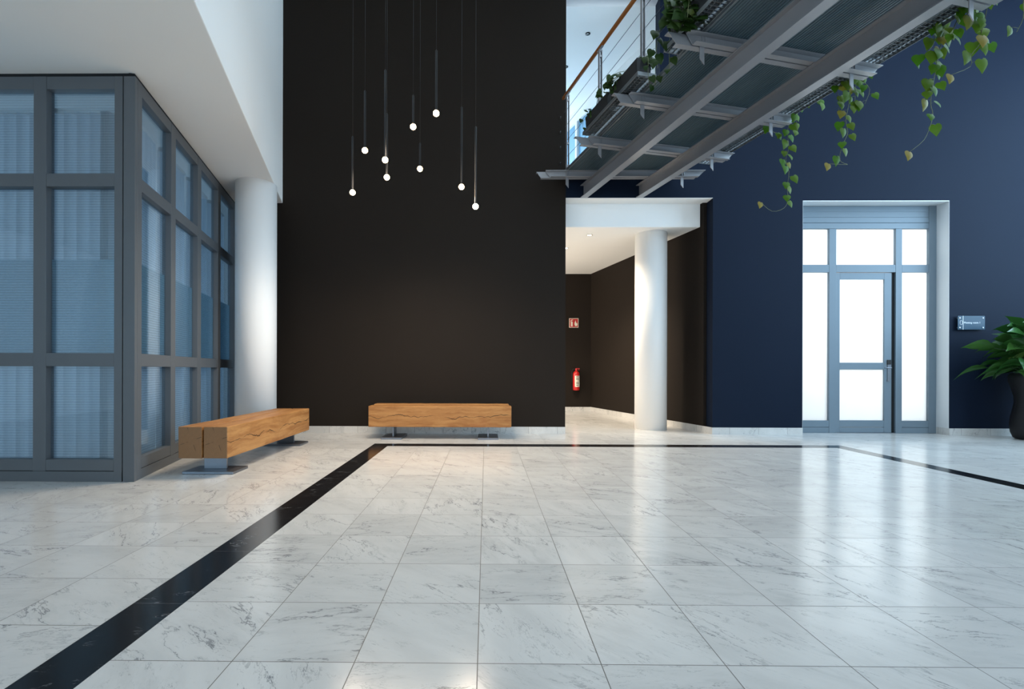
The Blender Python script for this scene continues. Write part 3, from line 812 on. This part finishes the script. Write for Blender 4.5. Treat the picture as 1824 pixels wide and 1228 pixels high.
v1 = [(3.85,6.13,4.27),(3.79,6.13,4.08),(3.81,6.13,3.87),(3.77,6.13,3.71),(3.81,6.13,3.56),(3.79,6.13,3.35),(3.8,6.13,3.21),(3.75,6.13,3.1),(3.6,6.13,3.06),(3.46,6.13,3.17)]
v1b = [(3.56,6.2,4.19),(3.62,6.2,4.12),(3.74,6.2,4.04)]; v1c = [(3.83,6.0,4.27),(3.82,6.0,4.13),(3.83,6.0,4.0)]; v1d = [(3.9,5.8,4.27),(4.0,5.8,4.21)]
v2 = rescale([(3.81,5.1,4.08),(3.79,5.1,3.85),(3.76,5.1,3.67),(3.78,5.1,3.55),(3.74,5.1,3.44),(3.7,5.1,3.32),(3.71,5.1,3.24),(3.78,5.1,3.21),(3.58,5.1,3.22)], 5.33)
v2b = rescale([(3.85,5.0,4.04),(3.93,5.0,3.94),(3.88,5.0,3.79)], 5.25); v2c = rescale([(3.73,5.2,4.08),(3.77,5.2,3.93),(3.75,5.2,3.81)], 5.4); v2d = rescale([(3.9,5.15,4.08),(3.89,5.15,3.9),(3.89,5.15,3.81)], 5.3)
v3 = [(4.17,4.45,4.15),(4.12,4.45,3.95),(4.09,4.45,3.77),(4.06,4.45,3.62),(4.05,4.45,3.49),(4.07,4.45,3.39),(4.05,4.45,3.3),(3.99,4.45,3.16),(3.86,4.45,3.05)]
v3b = [(4.13,4.5,4.1),(4.05,4.5,3.98),(3.94,4.5,3.9)]
v4 = rescale([(4.03,4.1,4.05),(4.14,4.1,3.93),(4.17,4.1,3.81),(4.19,4.1,3.73)], 4.25); v4b = rescale([(4.0,4.15,4.04),(3.96,4.15,3.92),(3.95,4.15,3.85)], 4.3)
v4c = rescale([(4.15,4.1,3.88),(4.14,4.1,3.8),(4.07,4.1,3.71),(4.06,4.1,3.61),(3.9,4.1,3.54)], 4.25); v4d = rescale([(4.05,4.05,4.04),(4.1,4.05,3.99),(4.11,4.05,3.94)], 4.2)
v5 = [(4.18,3.8,4.0),(4.17,3.8,3.92),(4.17,3.8,3.8),(4.12,3.8,3.69)]
def pre(s, st): return [root_at(s), edge(s)] + st
vine('trailing_plant', [pre(2.2,v1), pre(2.15,v1b), pre(2.3,v1c), pre(2.5,v1d)], 'trailing vine with heart leaves hanging towards the door opening, farthest along the bridge', root_at(2.2), leaf=.108, bare=(0,), every=.042)
vine('trailing_plant', [pre(3.1,v2), pre(3.2,v2b), pre(3.0,v2c), pre(3.15,v2d)], 'trailing vine hanging above the door beside the bridge, between two longer ones', root_at(3.1), leaf=.115, bare=(0,), every=.036)
vine('trailing_plant', [pre(3.98,v3), pre(3.9,v3b), pre(4.0,v3[:5])], 'long trailing vine ending in yellowed leaves above the door reveal', root_at(4.0), leaf=.118, bare=(0,), every=.05)
vine('trailing_plant', [pre(4.3,v4), pre(4.25,v4b), pre(4.35,v4c), pre(4.3,v4d), pre(4.2,v4b)], 'leafy vine clump hanging under the crossbeam end at the top right', root_at(4.35), leaf=.118, bare=(2,), every=.042, dead=.07)
vine('trailing_plant', [[root_at(4.6)]+v5], 'small vine tip with two leaves hanging at the right picture edge', root_at(4.6), leaf=.11, every=.13)
def lp(s, t, z): return Vector(BP(s,t,z))
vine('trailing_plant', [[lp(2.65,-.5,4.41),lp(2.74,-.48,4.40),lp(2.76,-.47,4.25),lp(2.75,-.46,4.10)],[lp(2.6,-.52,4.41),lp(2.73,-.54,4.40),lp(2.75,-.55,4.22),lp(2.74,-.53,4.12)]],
     'low leafy plant overflowing the near planter box by the second railing post', lp(2.5,-.55,4.41), leaf=.085, every=.045, lm='shade_toned_leaf',
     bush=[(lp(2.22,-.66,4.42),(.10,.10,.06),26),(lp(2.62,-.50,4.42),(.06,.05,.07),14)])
vine('trailing_plant', [[lp(1.5,-.6,4.41),lp(1.46,-.68,4.40),lp(1.46,-.70,4.25)]], 'sparse leafy plant in the far planter box against the gallery window', lp(1.6,-.6,4.41), leaf=.075, every=.05, lm='shade_toned_leaf',
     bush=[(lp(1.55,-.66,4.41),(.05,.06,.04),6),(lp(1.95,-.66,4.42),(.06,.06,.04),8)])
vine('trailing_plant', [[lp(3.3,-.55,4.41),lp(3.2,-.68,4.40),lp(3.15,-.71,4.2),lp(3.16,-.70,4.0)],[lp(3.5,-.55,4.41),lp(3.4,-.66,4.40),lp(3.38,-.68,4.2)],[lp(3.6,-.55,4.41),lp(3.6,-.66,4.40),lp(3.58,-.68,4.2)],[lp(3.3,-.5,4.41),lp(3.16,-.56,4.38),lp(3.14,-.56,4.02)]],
     'dense shade-toned leafy clump hanging over the grating edge at the top, beside the upper railing', lp(3.5,-.55,4.41), leaf=.10, every=.04, lm='shade_toned_leaf',
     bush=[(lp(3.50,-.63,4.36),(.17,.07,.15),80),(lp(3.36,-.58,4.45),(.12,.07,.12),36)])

# ------------------------------------------------------------------ big potted plant
def potted_lily():
    cx, cy = 8.455, 7.46
    root = empty('potted_plant', (cx,cy,0)); tag(root, 'large leafy green plant in a tall curvy dark pot beside the meeting room sign', 'potted plant')
    b = MB(); b.lathe([(.10,0),(.255,.0),(.285,.02),(.312,.10),(.322,.22),(.312,.34),(.285,.48),(.272,.56),(.276,.66),(.305,.78),(.336,.90),(.338,.96),(.322,1.01),(.300,1.02),(.290,1.0),(.285,.96)], n=56, caps=False)
    b.build('pot', M['pot'], root)
    b = MB(); b.lathe([(.286,.955),(.15,.97),(.02,.975)], n=32, caps=True); b.build('soil', M['soil'], root)
    bs, bl = MB(), MB(); lay = bl.bm.verts.layers.float.new('tone')
    rnd = random.Random(21)
    N = 150
    for i in range(N):
        az = rnd.uniform(0, 2*PI); el = math.radians(rnd.choice((rnd.uniform(5,40), rnd.uniform(25,70), rnd.uniform(60,88))))
        reach = rnd.uniform(.30,.76)*(1.0 if el < 1.0 else .8)
        h = Vector((math.cos(az),math.sin(az),0))
        if h.y > .1: reach *= .7
        p0 = Vector((rnd.uniform(-.12,.12),rnd.uniform(-.12,.12),.96))
        p1 = p0 + h*reach*math.cos(el)*.5 + Vector((0,0,reach*(math.sin(el)*.7+.25)))
        p2 = p0 + h*reach*math.cos(el) + Vector((0,0,reach*math.sin(el)*1.05+.08))
        if p2.y > .40: p2.y = .40
        if p1.y > .40: p1.y = .40
        bs.tube([p0,p1,p2], .005, 5)
        # lance shaped blade, arching over
        L = rnd.uniform(.34,.50); Wd = L*rnd.uniform(.38,.48)
        d = (h*math.cos(el*.6) + Vector((0,0,math.sin(el*.6)-.15))).normalized()
        side = d.cross(Vector((0,0,1))).normalized()
        side = (side + Vector((0,0,rnd.choice((-1,1))*rnd.uniform(.35,1.3)))).normalized()
        droop = rnd.uniform(.35,1.15); tone = rnd.uniform(0,.25) if rnd.random() > .06 else .8
        wid = [0.05,.55,.92,1.0,.82,.5,.2,.0]; prev = None; q = p2.copy(); n = len(wid)
        for k,w in enumerate(wid):
            dd = (d + Vector((0,0,-droop*1.6*(k/n)**1.5))).normalized()
            if k: q = q + dd*(L/(n-1))
            if q.y > .46: q.y = .46
            up = side.cross(dd).normalized()
            row = [q - side*w*Wd/2 + up*w*Wd*.16, q.copy(), q + side*w*Wd/2 + up*w*Wd*.16]
            vs = []
            for r in row:
                if r.y > .48: r.y = .48
                v = bl.bm.verts.new(r); v[lay] = tone; vs.append(v)
            if prev:
                for a,c in ((0,1),(1,2)):
                    f = bl.bm.faces.new((prev[a],prev[c],vs[c],vs[a])); f.smooth = True
            prev = vs
    bs.build('stem', paint('lily_stem', (44,70,36), .5, .3, .1, 10.), root); bl.build('foliage', M['lily_leaf'], root)
potted_lily()

# palm in the office, seen through the gaps of the blind
def palm():
    root = empty('office_palm', (-4.15,5.42,0)); tag(root, 'dark green palm in the office, seen through gaps of the blind near the corner post', 'plant')
    b = MB(); b.lathe([(.12,0),(.16,.02),(.19,.30),(.17,.30),(.165,.27)], n=28, caps=False); b.build('pot', M['pot'], root)
    bs, bl = MB(), MB(); lay = bl.bm.verts.layers.float.new('tone'); rnd = random.Random(5)
    for i in range(16):
        az = rnd.uniform(0,2*PI); el = rnd.uniform(.6,1.4); L = rnd.uniform(.5,.85)
        h = Vector((math.cos(az)*.7,math.sin(az)*.8,0)); pts = []
        for k in range(9):
            t = k/8; pts.append(Vector((0,0,.27)) + h*L*t*math.cos(el)*.62 + Vector((0,0,L*(math.sin(el)*t-.35*t*t))))
        bs.tube(pts, .004, 5)
        for k in range(2,9):
            for sg in (-1,1):
                d = (pts[k]-pts[k-1]).normalized(); s = d.cross(Vector((0,0,1))).normalized()*sg
                t = (d*.7+s+Vector((0,0,-.35))).normalized(); p = pts[k]; ll = .16
                w = d*.012
                vs = [bl.bm.verts.new(x) for x in (p-w, p+t*ll*.5-w*.8, p+t*ll, p+t*ll*.5+w*.8, p+w)]
                for v in vs: v[lay] = rnd.uniform(0,.3)
                bl.bm.faces.new(vs)
    bs.build('stem', M['stem'], root); bl.build('foliage', M['palm_leaf'], root)
palm()

# ------------------------------------------------------------------ meeting room sign
sg = empty('room_sign', (7.879,W,1.835)); tag(sg, 'small teal glass sign reading Meeting room 1 beside the door', 'sign')
b = MB(); b.box(-.219,.219,-.042,-.036,-.112,.112); b.build('sign_plate', M['sign_plate'], sg, bevel=.001)
for sx in (-.187,.187):
    for sz in (-.079,.077):
        b = MB(); b.lathe([(.006,-.0),(.006,.04),(.011,.041),(.011,.046),(.009,.048)], n=14, M=Matrix.Rotation(PI/2,4,'X'))
        o = b.build('standoff', M['sign_letter'], sg); o.location = (sx,0,sz)
def text(body, size, loc, parent, name, mat, ex=.0004):
    cu = bpy.data.curves.new(name, 'FONT'); cu.body = body; cu.size = size; cu.extrude = ex; cu.align_x = 'LEFT'; cu.align_y = 'CENTER'
    t = bpy.data.objects.new('tmp', cu); COL.objects.link(t)
    me = bpy.data.meshes.new_from_object(t.evaluated_get(bpy.context.evaluated_depsgraph_get())); bpy.data.objects.remove(t)
    o = bpy.data.objects.new(name, me); COL.objects.link(o); me.materials.clear(); me.materials.append(mat)
    o.parent = parent; o.location = loc; o.rotation_euler = (PI/2,0,0); return o
text('Meeting room 1', .041, (-.122,-.0428,.0), sg, 'lettering', M['sign_letter'])
b = MB(); b.box(-.136,-.130,-.0432,-.042,-.112,.112); b.build('divider_line', M['sign_letter'], sg)
b = MB(); out_ = [(-.018,.024),(-.010,.031),(.012,.031),(.020,.024),(.020,-.020),(.002,-.033),(-.018,-.022)]
b.mi = 0
for i in range(len(out_)):
    a, c = Vector(out_[i]), Vector(out_[(i+1)%len(out_)]); b.tube([(a.x,-.0425,a.y),(c.x,-.0425,c.y)], .0026, 6)
o = b.build('emblem', M['sign_letter'], sg); o.location = (-.165,0,0)

# ------------------------------------------------------------------ fire extinguisher and its sign
es = empty('extinguisher_sign', (2.223,CY,2.246)); tag(es, 'red fire extinguisher sign with white symbols high on the passage wall', 'sign')
b = MB(); b.box(-.118,.118,-.008,0,-.118,.118); b.build('sign_board', M['sign_white'], es)
b = MB(); b.box(-.106,.106,-.0095,-.0078,-.106,.106); b.build('red_field', M['sign_red'], es)
b = MB()
def flat(poly): b.face([(x,-.0102,z) for x,z in poly])
flat([(-.075,-.085),(-.028,-.085),(-.028,.02),(-.04,.035),(-.063,.035),(-.075,.02)])      # cylinder body
flat([(-.058,.04),(-.044,.04),(-.044,.06),(-.058,.06)]); flat([(-.085,.055),(-.02,.07),(-.02,.082),(-.06,.082)])
flat([(-.09,.02),(-.082,.02),(-.075,.06),(-.085,.06)])
b.build('extinguisher_symbol', M['sign_white'], es)
b = MB()
flat([(.035,-.08),(.075,-.08),(.092,-.045),(.085,-.01),(.070,.015),(.074,-.015),(.060,.0),(.05,.05),(.042,.075),(.04,.04),(.022,.01),(.018,-.04)])
b.build('flame_symbol', M['sign_white'], es)
fe = empty('fire_extinguisher', (2.272,CY-.10,.535)); tag(fe, 'red fire extinguisher hanging on the dark passage wall', 'fire extinguisher')
b = MB(); b.lathe([(.05,0),(.078,.006),(.083,.03),(.083,.40),(.076,.44),(.05,.475),(.026,.49),(.024,.505)], n=32); b.build('cylinder', M['red'], fe)
b = MB(); b.lathe([(.0845,.09),(.0845,.37)], n=32, caps=False)
for f in [f for f in b.bm.faces if f.calc_center_median().y > -.02 or f.calc_center_median().x < -.045]: b.bm.faces.remove(f)
b.build('paper_label', M['label'], fe)
b = MB()
for z,w in ((.34,.05),(.30,.06),(.27,.06),(.20,.055),(.17,.06),(.13,.05)):
    b.box(.0-.02,w-.012,-.0868,-.0858,z,z+.012)
b.build('label_print', M['label_ink'], fe)
b = MB(); b.lathe([(.024,.50),(.026,.53),(.018,.545)], n=16); b.box(-.02,.085,-.012,.012,.545,.558); b.box(-.015,.08,-.01,.01,.515,.525); b.build('valve_handle', M['red'], fe, bevel=.002)
b = MB(); b.tube(smooth([(-.02,0,.525),(-.07,0,.54),(-.105,0,.48),(-.105,0,.35),(-.098,0,.20)]), .009, 8); b.build('hose', M['black_rubber'], fe)
b = MB(); b.box(-.03,.03,.083,.10,.12,.42); b.build('wall_bracket', M['blackmetal'], fe)

# ------------------------------------------------------------------ light
def area(name, loc, rot, sx, sy, energy, color, spread=PI):
    ld = bpy.data.lights.new(name, 'AREA'); ld.shape = 'RECTANGLE'; ld.size = sx; ld.size_y = sy; ld.energy = energy; ld.color = color; ld.spread = spread
    o = bpy.data.objects.new(name, ld); COL.objects.link(o); o.location = loc; o.rotation_euler = rot; return o
area('window_daylight_right', (10.85,4.7,4.3), (0,PI/2,0), 5.0, 5.6, 820, (.52,.77,1))
area('window_daylight_front', (2.0,-6.8,3.6), (PI/2,0,0), 13, 6.0, 430, (.80,.90,1))
area('added_blue_fill_left', (-9.2,-5.25,2.6), (0,-PI/2,0), 4.2, 3.3, 190, (.42,.72,1))  # added unseen bluish light for the partition front, soffit and floor nearby
area('skylight', (5.5,4.6,7.15), (0,0,0), 7, 3.5, 160, (.72,.87,1))
area('added_corridor_fill', (-1.1,10.3,1.9), (0,-PI/2,0), 2.6, 3.0, 165, (1,.87,.72))  # added unseen warm light that brightens the passage beyond its downlights
area('office_daylight_left', (-9.3,6.2,2.0), (0,-PI/2,0), 3.0, 3.0, 44, (.52,.76,1))
area('office_daylight_back', (-6.6,W-.1,2.0), (-PI/2,0,0), 4.5, 3.2, 36, (.52,.76,1))
area('meeting_room_daylight', (7.2,10.3,2.6), (-PI/2,0,0), 5.4, 2.8, 190, (1,.985,.96))
area('gallery_daylight', (1.0,13.7,5.8), (-PI/2,0,0), 4.0, 2.4, 300, (.62,.82,1))
o = area('gallery_window_light', GP(3.4,-.6,5.7), (0,0,0), 4.8, 2.3, 60, (.7,.86,1)); 
o.rotation_euler = Vector((gn.x,gn.y,0)).to_track_quat('-Z','Y').to_euler()

w = bpy.data.worlds.new('daylight_sky'); SC.world = w; w.use_nodes = True
w.node_tree.nodes['Background'].inputs[0].default_value = (.55,.72,1,1); w.node_tree.nodes['Background'].inputs[1].default_value = .4

# ------------------------------------------------------------------ camera (shift lens, one point view)
cd = bpy.data.cameras.new('camera'); cam = bpy.data.objects.new('camera', cd); COL.objects.link(cam); SC.camera = cam
cd.sensor_width = 36; cd.lens = 861/1824*36; cd.shift_x = (912-857.6)/1824; cd.shift_y = (659-614)/1824; cd.clip_start = .05
TH, R = .0097, .0026
rm = Matrix.Rotation(TH,4,'Z') @ Matrix.Rotation(PI/2,4,'X') @ Matrix.Rotation(R,4,'Z')
cam.matrix_world = Matrix.Translation((0,0,1.05)) @ rm

SC.view_settings.view_transform = 'Standard'; SC.view_settings.look = 'None'; SC.view_settings.exposure = 0; SC.view_settings.gamma = 1
SC.view_settings.use_curve_mapping = False
SC.cycles.max_bounces = 10; SC.cycles.transparent_max_bounces = 12; SC.cycles.sample_clamp_indirect = 6
SC.cycles.use_denoising = True
